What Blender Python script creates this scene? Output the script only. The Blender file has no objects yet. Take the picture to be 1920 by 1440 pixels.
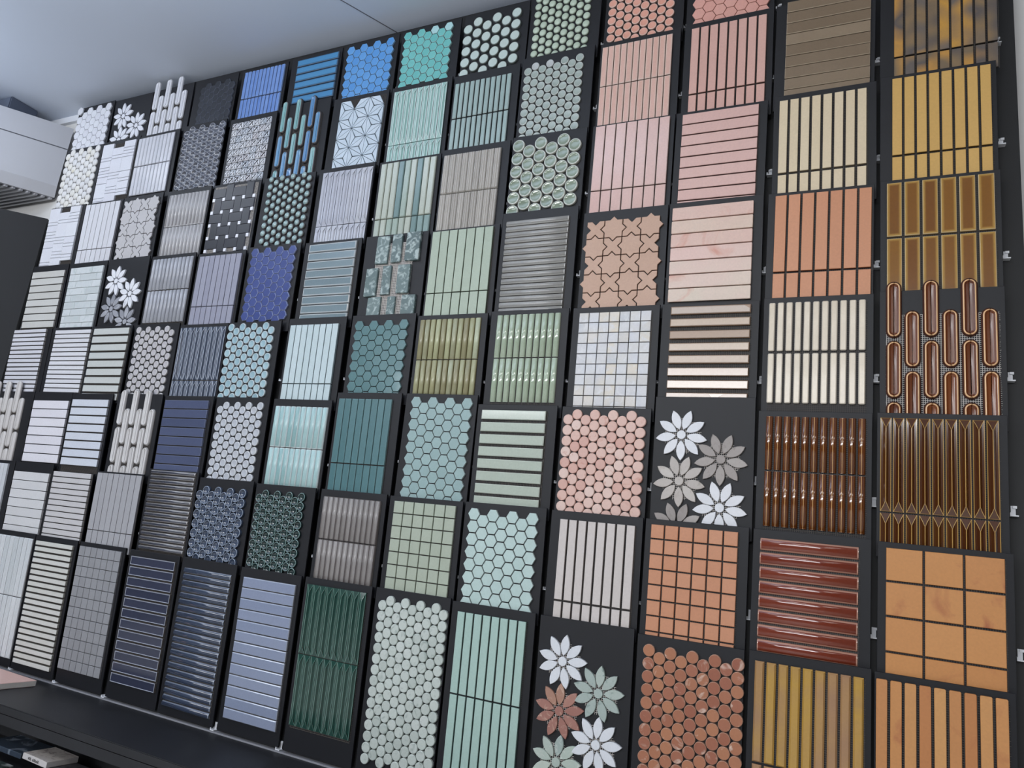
import bpy, bmesh, math, random
from mathutils import Matrix, Vector
random.seed(7)
SC = bpy.context.scene
COL = SC.collection
Z0 = 1.493                       # height of the top edge of the lowest row of boards

# ---------------------------------------------------------------- camera
cam_d = bpy.data.cameras.new('camera'); cam = bpy.data.objects.new('camera', cam_d); COL.objects.link(cam)
cam_d.sensor_width = 36.0; cam_d.lens = 36.0 * 1365.76 / 1920.0; cam_d.clip_start = .02; cam_d.clip_end = 60
RX, RY, RZ = (.899002, .119831, -.421231), (.008087, -.966215, -.257609), (-.437869, .228184, -.869599)
def _ax(v, s=1): return Vector((v[0] * s, -v[2] * s, v[1] * s))
_m = Matrix.Identity(4)
for i, a in enumerate((_ax(RX), _ax(RY, -1), _ax(RZ, -1))):
    for k in range(3): _m[k][i] = a[k]
_m.translation = (2.85131, -1.66197, Z0 + .12666)
cam.matrix_world = _m
SC.camera = cam

# ---------------------------------------------------------------- world, lamps, exposure
w = bpy.data.worlds.new('world'); SC.world = w; w.use_nodes = True
w.node_tree.nodes['Background'].inputs[0].default_value = (.80, .87, 1, 1)
w.node_tree.nodes['Background'].inputs[1].default_value = .0
def area(name, loc, sx, sy, power, col=(1, 1, 1), rot=(0, 0, 0)):
    d = bpy.data.lights.new(name, 'AREA'); d.shape = 'RECTANGLE'; d.size = sx; d.size_y = sy; d.energy = power; d.color = col
    o = bpy.data.objects.new(name, d); COL.objects.link(o); o.location = loc; o.rotation_euler = rot
    return o
CEIL = Z0 + 1.83
COOL, NEUT, WARM = (.90, .95, 1), (1, .99, .97), (1, .95, .88)
# recessed ceiling panels of the showroom, in two rows
area('ceiling_panel_lamp', (-.45, -.95, CEIL - .01), .6, .6, 8, COOL)
for x, y, e, c in ((.1, -2.6, 26, COOL), (2.0, -2.9, 30, NEUT), (4.4, -3.0, 18, WARM), (.4, -4.8, 30, COOL), (2.7, -5.0, 30, NEUT), (5.0, -5.0, 22, WARM)):
    area('ceiling_panel_lamp', (x, y, CEIL - .01), 1.2, .5, e, c)
# unseen fill lights added to brighten the ceiling
area('added_ceiling_fill', (-.5, -1.5, CEIL - .42), .3, 1.6, 17, (.70, .82, 1), (math.pi, 0, 0))
area('added_ceiling_fill', (1.3, -1.25, CEIL - .42), 1.4, .25, 24, (.74, .85, 1), (math.pi, 0, 0))
# daylight through the strip of shop windows high in the wall behind the photographer
area('window_daylight', (.5, -6.93, 2.93), 7.5, .45, 315, (.95, .97, 1), (math.pi / 2, 0, 0))
SC.view_settings.view_transform = 'Standard'; SC.view_settings.look = 'None'
SC.view_settings.gamma = 1; SC.view_settings.use_curve_mapping = False
SC.view_settings.exposure = -.57

# ---------------------------------------------------------------- materials
def lin(h):
    r = []
    for i in (0, 2, 4):
        v = int(h[i:i + 2], 16) / 255
        r.append(v / 12.92 if v <= .04045 else ((v + .055) / 1.055) ** 2.4)
    return (*r, 1)
def soft(h):
    v = [int(h[i:i + 2], 16) for i in (0, 2, 4)]; k = .03 if v[0] > v[2] + 30 else .10 if v[2] > v[0] + 75 else .24; v = [x * (.955 if min(v) > 190 else 1) for x in v]; g = .3 * v[0] + .59 * v[1] + .11 * v[2]
    return ''.join('%02x' % min(255, max(0, round(x + (g - x) * k + d))) for x, d in zip(v, (-1, -1, 1)))
def newmat(name):
    m = bpy.data.materials.new(name); m.use_nodes = True
    nt = m.node_tree; return m, nt, nt.nodes['Principled BSDF']
def math_node(nt, op, a, b=None, c=None):
    n = nt.nodes.new('ShaderNodeMath'); n.operation = op
    for i, v in enumerate((a, b, c)):
        if v is None: continue
        if isinstance(v, (int, float)): n.inputs[i].default_value = v
        else: nt.links.new(v, n.inputs[i])
    return n.outputs[0]
def mix(nt, f, a, b):
    n = nt.nodes.new('ShaderNodeMix'); n.data_type = 'RGBA'
    for i, v in ((0, f), (6, a), (7, b)):
        if isinstance(v, (int, float)): n.inputs[i].default_value = v
        elif isinstance(v, tuple): n.inputs[i].default_value = v
        else: nt.links.new(v, n.inputs[i])
    return n.outputs[2]
def tile_mat(name, cols, rough=.35, edge=None, ew=.003, hw=.01, hh=.01, circ=False, vein=None, vs=60, vt=.58, discrete=False, speck=.06, coat=0, bump=0, metal=0, spread=0, cen=None):
    """cols: colours the single pieces take; edge: glaze colour that shows where the glaze thins at the rim; vein: stone veining"""
    m, nt, bs = newmat(name)
    tc = nt.nodes.new('ShaderNodeTexCoord'); oi = nt.nodes.new('ShaderNodeObjectInfo')
    if isinstance(cols, str): cols = [cols]
    cols = [soft(h) for h in cols]; edge = edge and soft(edge); vein = vein and soft(vein)
    if len(cols) == 1: c = lin(cols[0])
    else:
        rp = nt.nodes.new('ShaderNodeValToRGB'); rp.color_ramp.interpolation = 'CONSTANT' if discrete else 'LINEAR'
        els = rp.color_ramp.elements; n = len(cols)
        while len(els) < n: els.new(.5)
        for i, h in enumerate(cols):
            els[i].position = i / n if discrete else i / (n - 1); els[i].color = lin(h)
        src = oi.outputs['Random']
        if spread:      # colour also drifts along the piece
            nz = nt.nodes.new('ShaderNodeTexNoise'); nz.noise_dimensions = '4D'; nz.inputs['Scale'].default_value = 14; nz.inputs['Detail'].default_value = 1
            nt.links.new(tc.outputs['Object'], nz.inputs['Vector'])
            nt.links.new(math_node(nt, 'MULTIPLY', oi.outputs['Random'], 37.0), nz.inputs['W'])
            src = math_node(nt, 'ADD', src, math_node(nt, 'MULTIPLY', math_node(nt, 'SUBTRACT', nz.outputs[0], .5), spread))
        nt.links.new(src, rp.inputs[0]); c = rp.outputs[0]
    off = nt.nodes.new('ShaderNodeVectorMath'); off.operation = 'ADD'
    nt.links.new(tc.outputs['Object'], off.inputs[0])
    cb = nt.nodes.new('ShaderNodeCombineXYZ')
    for i, k in enumerate((3.1, 5.7, 9.3)): nt.links.new(math_node(nt, 'MULTIPLY', oi.outputs['Random'], k), cb.inputs[i])
    nt.links.new(cb.outputs[0], off.inputs[1])
    if vein:
        nz = nt.nodes.new('ShaderNodeTexNoise'); nz.inputs['Scale'].default_value = vs; nz.inputs['Detail'].default_value = 5; nz.inputs['Distortion'].default_value = 1.4
        nt.links.new(off.outputs[0], nz.inputs['Vector'])
        mr = nt.nodes.new('ShaderNodeMapRange'); mr.inputs[1].default_value = vt - .06; mr.inputs[2].default_value = vt + .1
        nt.links.new(nz.outputs[0], mr.inputs[0]); c = mix(nt, mr.outputs[0], c, lin(vein))
    sx = nt.nodes.new('ShaderNodeSeparateXYZ'); nt.links.new(tc.outputs['Object'], sx.inputs[0])
    if edge:
        ax = math_node(nt, 'ABSOLUTE', sx.outputs[0]); az = math_node(nt, 'ABSOLUTE', sx.outputs[2])
        if circ:
            d = math_node(nt, 'SUBTRACT', hw, math_node(nt, 'SQRT', math_node(nt, 'ADD', math_node(nt, 'MULTIPLY', ax, ax), math_node(nt, 'MULTIPLY', az, az))))
        else:
            d = math_node(nt, 'MINIMUM', math_node(nt, 'SUBTRACT', hw, ax), math_node(nt, 'SUBTRACT', hh, az))
        mr = nt.nodes.new('ShaderNodeMapRange'); mr.interpolation_type = 'SMOOTHSTEP'
        mr.inputs[1].default_value = ew * .25; mr.inputs[2].default_value = ew; nt.links.new(d, mr.inputs[0])
        c = mix(nt, mr.outputs[0], lin(edge), c)
    if speck:
        nz = nt.nodes.new('ShaderNodeTexNoise'); nz.inputs['Scale'].default_value = 220; nz.inputs['Detail'].default_value = 3
        nt.links.new(off.outputs[0], nz.inputs['Vector'])
        mr = nt.nodes.new('ShaderNodeMapRange'); mr.inputs[3].default_value = 1 - speck * 1.6; mr.inputs[4].default_value = 1 + speck * 1.6
        nt.links.new(nz.outputs[0], mr.inputs[0])
        vm = nt.nodes.new('ShaderNodeVectorMath'); vm.operation = 'SCALE'
        if isinstance(c, tuple): vm.inputs[0].default_value = c[:3]
        else: nt.links.new(c, vm.inputs[0])
        nt.links.new(mr.outputs[0], vm.inputs['Scale']); c = vm.outputs[0]
    if isinstance(c, tuple): bs.inputs['Base Color'].default_value = c
    else: nt.links.new(c, bs.inputs['Base Color'])
    bs.inputs['Roughness'].default_value = rough; bs.inputs['Metallic'].default_value = metal
    bs.inputs['Coat Weight'].default_value = coat; bs.inputs['Coat Roughness'].default_value = .06
    if bump:
        nz = nt.nodes.new('ShaderNodeTexNoise'); nz.inputs['Scale'].default_value = 90; nz.inputs['Detail'].default_value = 2
        nt.links.new(off.outputs[0], nz.inputs['Vector'])
        bp = nt.nodes.new('ShaderNodeBump'); bp.inputs['Strength'].default_value = bump; bp.inputs['Distance'].default_value = .002
        nt.links.new(nz.outputs[0], bp.inputs['Height']); nt.links.new(bp.outputs[0], bs.inputs['Normal'])
    return m
def plain(name, h, rough=.6, speck=0, scale=30, metal=0):
    m, nt, bs = newmat(name)
    bs.inputs['Base Color'].default_value = lin(h); bs.inputs['Roughness'].default_value = rough; bs.inputs['Metallic'].default_value = metal
    if speck:
        tc = nt.nodes.new('ShaderNodeTexCoord'); nz = nt.nodes.new('ShaderNodeTexNoise')
        nz.inputs['Scale'].default_value = scale; nz.inputs['Detail'].default_value = 4; nt.links.new(tc.outputs['Object'], nz.inputs['Vector'])
        b = lin(h); a = tuple(min(1, v * (1 - speck)) for v in b[:3]) + (1,); c = tuple(min(1, v * (1 + speck)) for v in b[:3]) + (1,)
        nt.links.new(mix(nt, nz.outputs[0], a, c), bs.inputs['Base Color'])
    return m
M_BOARD = plain('black_laminate', '17181d', .5, .15, 12)
M_BOARD.node_tree.nodes['Principled BSDF'].inputs['Specular IOR Level'].default_value = .38
M_PANEL = plain('black_panel', '0d0e11', .6, .15, 10)
M_SHELF = plain('black_shelf', '1d1e22', .5, .35, 9)
M_WHITE = plain('white_paint', 'd9d8d6', .7, .03, 4)
M_GREY = plain('grey_wall_paint', '66676c', .8, .05, 2)
M_CEIL = plain('ceiling_paint', 'd6dde9', .75, .02, 3)
M_METAL = plain('white_metal', 'dfe1e6', .35)
M_NET = plain('fibre_net', '5d5752', .8)
M_NETW = plain('white_fibre_net', 'd6cfc9', .8)
M_SIDE = plain('ceramic_body', '8a8178', .8)

# ---------------------------------------------------------------- mesh helpers (x right, z up, the front looks to -y)
def link(name, me, parent=None, loc=(0, 0, 0), rot=(0, 0, 0)):
    o = bpy.data.objects.new(name, me); COL.objects.link(o)
    if parent is not None: o.parent = parent
    o.location = loc; o.rotation_euler = rot
    return o
def tag(o, label=None, cat=None, group=None, kind=None):
    for k, v in (('label', label), ('category', cat), ('group', group), ('kind', kind)):
        if v: o[k] = v
    return o
def mesh(name, verts, faces, mats, midx=None, smooth=False):
    me = bpy.data.meshes.new(name); me.from_pydata(verts, [], faces)
    for m in mats: me.materials.append(m)
    if midx: me.polygons.foreach_set('material_index', midx)
    if smooth: me.polygons.foreach_set('use_smooth', [True] * len(faces))
    me.update(); return me
def offset(poly, d):
    n = len(poly); out = []
    for i in range(n):
        p0, p1, p2 = poly[i - 1], poly[i], poly[(i + 1) % n]
        a = (p1[0] - p0[0], p1[1] - p0[1]); b = (p2[0] - p1[0], p2[1] - p1[1])
        la, lb = math.hypot(*a) or 1e-9, math.hypot(*b) or 1e-9
        na = (-a[1] / la, a[0] / la); nb = (-b[1] / lb, b[0] / lb)      # inward for a counter-clockwise outline
        k = 1 + na[0] * nb[0] + na[1] * nb[1]; k = max(k, .35)
        out.append((p1[0] + d * (na[0] + nb[0]) / k, p1[1] + d * (na[1] + nb[1]) / k))
    return out
def solid(name, outline, levels, mats, smooth=False, cap=0, back=False):
    """levels: (inset, height, material of the ring below it); first one is the base"""
    V, F, I = [], [], []; n = len(outline); prev = None
    for d, h, mi in levels:
        ring = offset(outline, d) if d else outline
        s = len(V); V += [(x, -h, z) for x, z in ring]
        if prev is not None:
            for i in range(n):
                F.append((prev + i, prev + (i + 1) % n, s + (i + 1) % n, s + i)); I.append(mi)
        prev = s
    F.append(tuple(prev + i for i in range(n))); I.append(cap)
    if back: F.append(tuple(reversed(range(n)))); I.append(cap)
    return mesh(name, V, F, mats, I, smooth)
def rect(w, h, r=0, k=3):
    a, b = w / 2, h / 2
    if not r: return [(-a, -b), (a, -b), (a, b), (-a, b)]
    P = []
    for cx, cz, t in ((a - r, -b + r, -90), (a - r, b - r, 0), (-a + r, b - r, 90), (-a + r, -b + r, 180)):
        for i in range(k + 1):
            q = math.radians(t + 90 * i / k); P.append((cx + r * math.cos(q), cz + r * math.sin(q)))
    return P
def circle(r, n=16): return [(r * math.cos(2 * math.pi * i / n), r * math.sin(2 * math.pi * i / n)) for i in range(n)]
def hexa(a): return [(a * math.cos(math.radians(60 * i)), a * math.sin(math.radians(60 * i))) for i in range(6)]
def bar(name, w, l, h, mats, prof='round', seg=8, horiz=False, line=0, rim=0):
    """a rod of width w and length l with a rounded, hollow or ridged section"""
    ps = []
    for i in range(seg + 1):
        t = 2 * i / seg - 1
        if prof == 'round': y = h * (.32 + .68 * math.sqrt(max(0, 1 - t * t)))
        elif prof == 'hollow': y = h * (.45 + .55 * t * t)
        elif prof == 'ribs': y = h * (.65 + .35 * abs(math.cos(3 * math.pi * t / 2)))
        else: y = h * (1 - .5 * abs(t))
        ps.append((t * w / 2, y))
    sec = [(-w / 2, 0)] + ps + [(w / 2, 0)]; n = len(sec); e = min(w * .12, .0025)
    rings = [(-l / 2, 1, .55), (-l / 2 + e, 1, 1), (l / 2 - e, 1, 1), (l / 2, 1, .55)]
    V, F, I = [], [], []
    for z, _, s in rings:
        for x, y in sec: V.append((x, -y * s, z))
    for r in range(3):
        for i in range(n - 1):
            F.append((r * n + i, r * n + i + 1, (r + 1) * n + i + 1, (r + 1) * n + i))
            mi = 0
            if rim and (i <= rim or i >= n - 2 - rim or r != 1): mi = 1
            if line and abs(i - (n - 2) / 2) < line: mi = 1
            I.append(mi)
    F.append(tuple(range(n))); I.append(1 if rim else 0); F.append(tuple(reversed(range(3 * n, 4 * n)))); I.append(1 if rim else 0)
    if horiz:      # turn a quarter about the depth axis
        V = [(z, y, -x) for x, y, z in V]
    return mesh(name, V, F, mats, I, prof in ('round', 'hollow'))
def hip(name, w, l, h, mats, top=True, bot=True, rk=.1):
    """finger tile with a raised centre line that forks to the corners at its ends"""
    a, b = w / 2, l / 2; e = min(w * 1.05, l * .3); s = w * rk * .6; V, F, I = [], [], []
    def q(*p):
        k = len(V); V.extend(p); F.append(tuple(range(k, k + len(p)))); return len(F) - 1
    lo, dip, hi = h * .55, h * .52, h
    zt = b - e if top else b; zb = -b + e if bot else -b
    def P(x, y, z): return (x, -y, z)
    for sg in (-1, 1):
        o = [P(sg * a, lo, -b), P(sg * a, lo, b), P(sg * a * .5, dip, (b + zt) / 2), P(sg * a * .5, dip, (-b + zb) / 2)]
        i2 = [P(sg * a * .5, dip, (-b + zb) / 2), P(sg * a * .5, dip, (b + zt) / 2), P(sg * s, hi, zt), P(sg * s, hi, zb)]
        if sg < 0: o.reverse(); i2.reverse()
        q(*o); I.append(0); q(*i2); I.append(0)
        sd = [P(sg * a, 0, -b), P(sg * a, 0, b), P(sg * a, lo, b), P(sg * a, lo, -b)]
        if sg < 0: sd.reverse()
        q(*sd); I.append(2)
        r = [P(sg * a, lo + .0004, -b), P(sg * a, lo + .0004, b), P(sg * (a - w * rk), lo + .0003, b), P(sg * (a - w * rk), lo + .0003, -b)]
        if sg < 0: r.reverse()
        q(*r); I.append(1)
    q(P(-s, hi, zb), P(s, hi, zb), P(s, hi, zt), P(-s, hi, zt)); I.append(1)
    for on, sg, zr in ((top, 1, zt), (bot, -1, zb)):
        c = [P(-a, lo, sg * b), P(a, lo, sg * b), P(0, hi, zr)]
        f = [P(-a, 0, sg * b), P(a, 0, sg * b), P(a, lo if on else hi * .8, sg * b), P(-a, lo if on else hi * .8, sg * b)]
        if sg > 0: c.reverse(); f.reverse()
        q(*f); I.append(2)
        if not on: continue
        q(*c); I.append(0)
        for t in (-1, 1):   # the two branches of the fork
            d = .0005; k = w * rk
            A, B = (t * a, lo + d, sg * b), (t * s, hi + d, zr)
            M_ = (t * a * .42, (lo + hi) / 2 - h * .06 + d, sg * b + (zr - sg * b) * .52)
            br = [P(A[0] - t * k, A[1], A[2]), P(*A), P(M_[0] + t * k * .5, M_[1] + d, M_[2]), P(*B), P(B[0] - t * k * .6, B[1], B[2]), P(M_[0] - t * k * .5, M_[1] + d, M_[2])]
            q(*br); I.append(1)
    return mesh(name, V, F, mats, I)

# ---------------------------------------------------------------- the room
def boxv(x0, x1, y0, y1, z0, z1):
    return [(x0, y0, z0), (x1, y0, z0), (x1, y1, z0), (x0, y1, z0), (x0, y0, z1), (x1, y0, z1), (x1, y1, z1), (x0, y1, z1)]
BF = [(0, 1, 5, 4), (1, 2, 6, 5), (2, 3, 7, 6), (3, 0, 4, 7), (4, 5, 6, 7), (3, 2, 1, 0)]
def box(name, x0, x1, y0, y1, z0, z1, mat, parent=None, bevel=0):
    cx, cy, cz = (x0 + x1) / 2, (y0 + y1) / 2, z0
    if bevel:
        bm = bmesh.new(); vs = [bm.verts.new((x - cx, y - cy, z - cz)) for x, y, z in boxv(x0, x1, y0, y1, z0, z1)]
        for f in BF: bm.faces.new([vs[i] for i in f])
        bmesh.ops.bevel(bm, geom=bm.edges[:], offset=bevel, segments=2, affect='EDGES')
        me = bpy.data.meshes.new(name); bm.to_mesh(me); bm.free(); me.materials.append(mat)
    else:
        me = mesh(name, [(x - cx, y - cy, z - cz) for x, y, z in boxv(x0, x1, y0, y1, z0, z1)], BF, [mat])
    return link(name, me, parent, (cx, cy, cz))
def struct(o): o['kind'] = 'structure'; return o
struct(box('floor', -4, 7, -7, .2, -.1, 0, plain('pale_floor_tiles', 'c4c1bc', .5, .15, 2)))
cl = struct(box('ceiling', -4, 7, -7, 1.2, CEIL, CEIL + .1, M_CEIL))
struct(box('wall_back', -4, 7, .088, .2, 0, CEIL, M_WHITE))
struct(box('wall_left', -4.1, -4, -7, 1.2, 0, CEIL, M_GREY))
struct(box('wall_right', 7, 7.1, -7, 1.2, 0, CEIL, M_GREY))
struct(box('wall_front', -4, 7, -7.1, -7, 0, CEIL, M_GREY))
M_SEAM = plain('dark_seam', '6a6c74', .6)
# joint between two ceiling sheets, and the seam in the white wall sheets
sj = link('trim_1', mesh('trim_1', boxv(0, 1.6, -.0016, .0016, -.0015, .002), BF, [M_SEAM]), None, (1.381, .05, CEIL), (0, 0, -math.pi / 2 + .0))
sj.rotation_euler = (0, 0, math.atan2(-.168, -.0871)); struct(sj)
struct(box('trim_2', 3.16, 5, .0865, .0895, Z0 + .896, Z0 + .9, M_SEAM))
struct(box('trim_3', -4, -.2, .072, .088, CEIL - .03, CEIL, M_METAL))
PANEL = struct(box('wall_display_panel', -.295, 3.145, .042, .085, Z0 - .49, Z0 + 1.822, M_PANEL))

# ---------------------------------------------------------------- board table: column, row, left, width, top edge, then sheet left, sheet drop, sheet width, sheet height (0.1 mm), turn (degrees)
GEO = """
12 6 28733 2275 15683 296 -202 2046 2671 -0.0
12 5 28740 2275 13113 249 111 1918 2514 0.1
12 4 28748 2275 10432 135 99 2021 2518 0.2
12 3 28748 2275 7782 121 -195 2030 2878 0.2
12 2 28713 2275 5083 65 116 2057 2514 -0.1
12 1 28739 2275 2435 151 115 1972 2366 -0.2
12 0 28692 2275 -43 30 114 2122 1605 0.0
11 6 26365 2275 15683 261 -16 1910 2578 -0.4
11 5 26390 2275 13049 142 170 1923 2427 0.3
11 4 26359 2275 10390 171 98 2053 2489 -0.2
11 3 26361 2275 7735 125 137 1997 2479 0.1
11 2 26350 2275 5068 165 130 1989 2414 -0.0
11 1 26349 2275 2464 154 185 1890 2303 -0.1
11 0 26367 2275 -18 128 185 2016 1929 0.1
10 7 23994 2275 17806 158 325 2031 1664 0.4
10 6 24023 2275 15700 200 193 1909 2398 0.2
10 5 23978 2275 12996 177 104 1892 2445 -0.4
10 4 23980 2273 10403 90 159 1960 2466 0.2
10 3 23992 2275 7684 222 92 1867 2239 0.0
10 2 24001 2275 5357 -15 299 2197 2562 0.4
10 1 23986 2275 2475 149 126 1904 2343 0.0
10 0 24002 2275 -46 152 178 2138 2540 0.4
9 7 21644 2275 17806 96 -248 1926 2260 0.1
9 6 21637 2275 15653 76 163 1990 2384 0.3
9 5 21662 2275 13007 106 66 2046 2497 -0.2
9 4 21669 2272 10381 67 178 2098 2438 0.4
9 3 21654 2275 7678 194 152 1879 2432 0.2
9 2 21641 2275 5056 67 71 2111 2488 -0.1
9 1 21649 2275 2475 261 201 1849 2256 0.1
9 0 21648 2275 17 -24 375 2173 2964 0.4
8 7 19224 2275 17806 141 -22 1827 2048 -0.4
8 6 19178 2275 15691 100 225 1875 2351 0.2
8 5 19217 2275 13034 30 131 2125 2224 -0.3
8 4 19211 2275 10621 149 267 1881 2581 0.3
8 3 19256 2275 7685 205 129 1856 2452 0.4
8 2 19228 2275 5072 159 159 1837 2401 0.3
8 1 19237 2275 2491 120 138 1994 2317 0.4
8 0 19246 2275 15 208 223 1862 1896 0.3
7 7 16882 2275 17782 17 192 2026 1855 0.4
7 6 16834 2275 15569 88 307 1938 2202 0.4
7 5 16850 2275 12979 89 214 1925 2356 0.2
7 4 16875 2275 10304 96 70 2004 2500 0.4
7 3 16876 2275 7637 116 135 1974 2142 0.3
7 2 16906 2275 5323 192 92 1988 2736 -0.4
7 1 16893 2275 2469 191 133 1907 2347 0.2
7 0 16912 2275 51 154 162 2109 4179 0.2
6 7 14470 2275 17753 102 87 1924 1982 0.4
6 6 14471 2275 15603 137 187 1991 2369 0.4
6 5 14509 2275 12889 108 91 2035 2425 0.4
6 4 14504 2275 10313 259 110 1757 2433 0.4
6 3 14518 2275 7721 138 184 1954 2207 0.2
6 2 14468 2275 5326 134 194 1860 2643 0.2
6 1 14505 2275 2476 181 194 1930 2300 0.1
6 0 14503 2275 28 144 176 1990 3741 0.2
5 7 12078 2275 17750 143 119 2011 1936 -0.1
5 6 12067 2275 15616 370 132 1808 2468 -0.4
5 5 12037 2275 12957 225 174 2021 2399 0.0
5 4 12060 2275 10307 228 101 1886 2453 0.1
5 3 12022 2275 7706 135 236 1897 2347 0.3
5 2 12038 2275 5085 139 226 2041 2374 -0.2
5 1 12020 2275 2472 114 170 1855 2218 0.4
5 0 12077 2275 13 191 260 1954 3857 0.1
4 7 9690 2275 17729 322 156 1861 1740 0.1
4 6 9622 2275 15777 124 -164 1858 2858 0.4
4 5 9605 2275 12939 247 -16 1929 2516 -0.4
4 4 9587 2275 10348 149 80 2011 2501 -0.3
4 3 9416 2275 7656 30 50 2032 2525 0.4
4 2 9584 2275 5110 142 155 1945 2485 0.4
4 1 9614 2275 2496 30 245 2060 2218 0.4
4 0 9623 2275 34 188 301 1939 3998 -0.2
3 7 7233 2275 17714 206 110 1955 1830 -0.4
3 6 7199 2275 15670 155 199 1916 2413 0.3
3 5 7164 2275 12962 86 69 2054 2462 -0.4
3 4 7165 2275 10277 158 123 2007 2385 -0.2
3 3 7098 2275 7642 93 123 2126 2421 0.2
3 2 7162 2275 5117 106 162 2034 2293 0.4
3 1 7240 2275 2632 151 32 2015 2567 0.3
3 0 7216 2275 15 171 188 1996 3820 0.4
2 7 4750 2275 17778 378 229 1830 1832 -0.4
2 6 4685 2275 15795 153 108 2141 2549 -0.4
2 5 4719 2275 13016 162 190 2042 2337 -0.2
2 4 4731 2275 10376 133 145 2073 2414 0.4
2 3 4745 2275 7714 156 97 1950 2487 0.4
2 2 4748 2275 5152 228 -134 1839 2804 0.3
2 1 4725 2275 2406 62 54 2223 2352 0.4
2 0 4717 2275 9 71 135 2079 3921 0.4
1 7 2350 2275 17801 33 -386 1947 2362 0.4
1 6 2228 2246 15769 1 134 2041 2456 0.4
1 5 2209 2229 13047 66 67 2185 2488 0.4
1 4 2296 2275 10425 -64 223 2224 2448 0.4
1 3 2308 2275 7707 253 105 1958 2478 0.1
1 2 2222 2243 5129 145 231 2003 2425 0.4
1 1 2239 2254 2255 171 2 2063 2291 0.3
1 0 2279 2275 -4 148 183 1993 4058 0.4
0 7 -1 2275 17807 64 132 2053 1824 0.4
0 6 -44 2232 15826 94 158 1985 2507 -0.0
0 5 -38 2207 13035 51 93 2067 2458 -0.2
0 4 -85 2275 10412 203 208 1964 2405 0.3
0 3 -48 2275 7721 315 128 2096 2450 -0.2
0 2 -45 2227 5152 122 335 2081 2326 0.4
0 1 -45 2244 2471 109 346 2092 2102 0.4
0 0 -52 2275 -8 166 171 2062 2006 0.4
-1 7 -2457 2323 17865 30 98 2218 1916 0.4
-1 6 -2463 2379 15811 30 28 2208 2601 -0.4
-1 5 -2422 2275 13067 106 57 1969 2492 -0.4
-1 4 -2453 2275 10441 118 278 2067 2308 -0.2
-1 3 -2458 2353 7701 30 24 2056 2570 0.2
-1 2 -2629 2525 5152 30 -397 2003 3123 0.4
-1 1 -2429 2324 2471 30 118 1993 2306 0.4
"""
G = {}
for ln in GEO.strip().split('\n'):
    f = ln.split(); G[int(f[0]), int(f[1])] = [float(v) * 1e-4 for v in f[2:9]] + [float(f[9])]
TILT = math.atan(.062)
PHI = {}
class Board:
    def __init__(s, c, r, label, net=True, netmat=None, drop=.003):
        u, w, zt, sx, st, sw, sh, rot = G[c, r]
        below = G.get((c, r - 1))
        s.H = (zt - below[2] + .030) if below else (zt + .448 if r == 0 else .29)
        if below is None and r > 0: s.H = .285
        s.sx, s.st, s.sw, s.sh, s.w = sx - w / 2, st, sw, sh, w
        th = math.radians(rot)
        H = s.H
        o = bpy.data.objects.new('mosaic_sample_board', None); COL.objects.link(o); o.empty_display_size = .05
        o.location = (u + w / 2 + math.sin(th) * H, H * math.sin(TILT), Z0 + zt - H * math.cos(TILT))
        o.rotation_euler = (TILT, -th, 0)
        tag(o, label, 'sample board', 'mosaic sample boards on the black display wall'); s.o = o
        s.maxd = min(st + sh + .02, H - .004) if r else 1
        P = [(-w / 2, 0), (w / 2, 0), (w / 2, H), (-w / 2, H)]
        link('backing_board', solid('backing_board', P, [(0, -.005, 0), (0, -.0006, 0), (.0006, 0, 0)], [M_BOARD], back=True), o)
        if net:
            x0, x1 = s.sx + .001, s.sx + sw + .0022; d0, d1 = st + drop, min(s.maxd, st + sh + (0 if r == 0 else .02))
            V, F = [], []
            def strand(a, b, c_, d_):
                k = len(V); y0, y1 = -.0002, -.0011
                V.extend(boxv(a, b, y1, y0, c_, d_)); F.extend(tuple(k + i for i in f) for f in (BF[0], BF[1], BF[3], BF[4]))
            n = 0; x = x0
            while x < x1: strand(x, x + .0007, H - d1 + random.uniform(-.001, .001), H - d0); x += .0042
            d = d0
            while d < d1: strand(x0 - random.uniform(0, .0015), x1 + random.uniform(-.001, .0012), H - d - .0007, H - d); d += .0042
            link('net_backing', mesh('net_backing', V, F, [netmat or M_NET]), o)
        s.jit = .006; s.items = []
    def put(s, name, me, x, d, ang=0, y=0, j=None):
        """x from the sheet's left edge, d down from the board's top edge"""
        j = s.jit if j is None else j
        o = link(name, me, s.o, (s.sx + x, -y, s.H - d), (random.uniform(-j, j), ang, random.uniform(-j, j))); s.items.append((o, x, d)); return o
def mats_of(s, kw, hw, hh, circ=False):
    k = {a: kw[a] for a in ('rough', 'edge', 'ew', 'vein', 'vs', 'vt', 'discrete', 'speck', 'coat', 'bump', 'metal', 'spread') if a in kw}
    m0 = tile_mat('tile_face', kw['col'], hw=hw, hh=hh, circ=circ, **k)
    rc = kw.get('rim')
    m1 = tile_mat('tile_rim', rc, rough=kw.get('rough', .35), coat=kw.get('coat', 0), speck=0) if rc else m0
    sc = kw.get('side')
    m2 = tile_mat('tile_side', sc, rough=.7, speck=.04) if sc else (m1 if rc else m0)
    return [m0, m1, m2]
def face_levels(kw, h):
    b = kw.get('b', .0009); rw = kw.get('rw', 0)
    L = [(0, 0, 2), (0, h - b, 2), (b, h, 1)]
    if rw: L.append((b + rw, h - kw.get('dip', .0002), 1))
    return L
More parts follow.
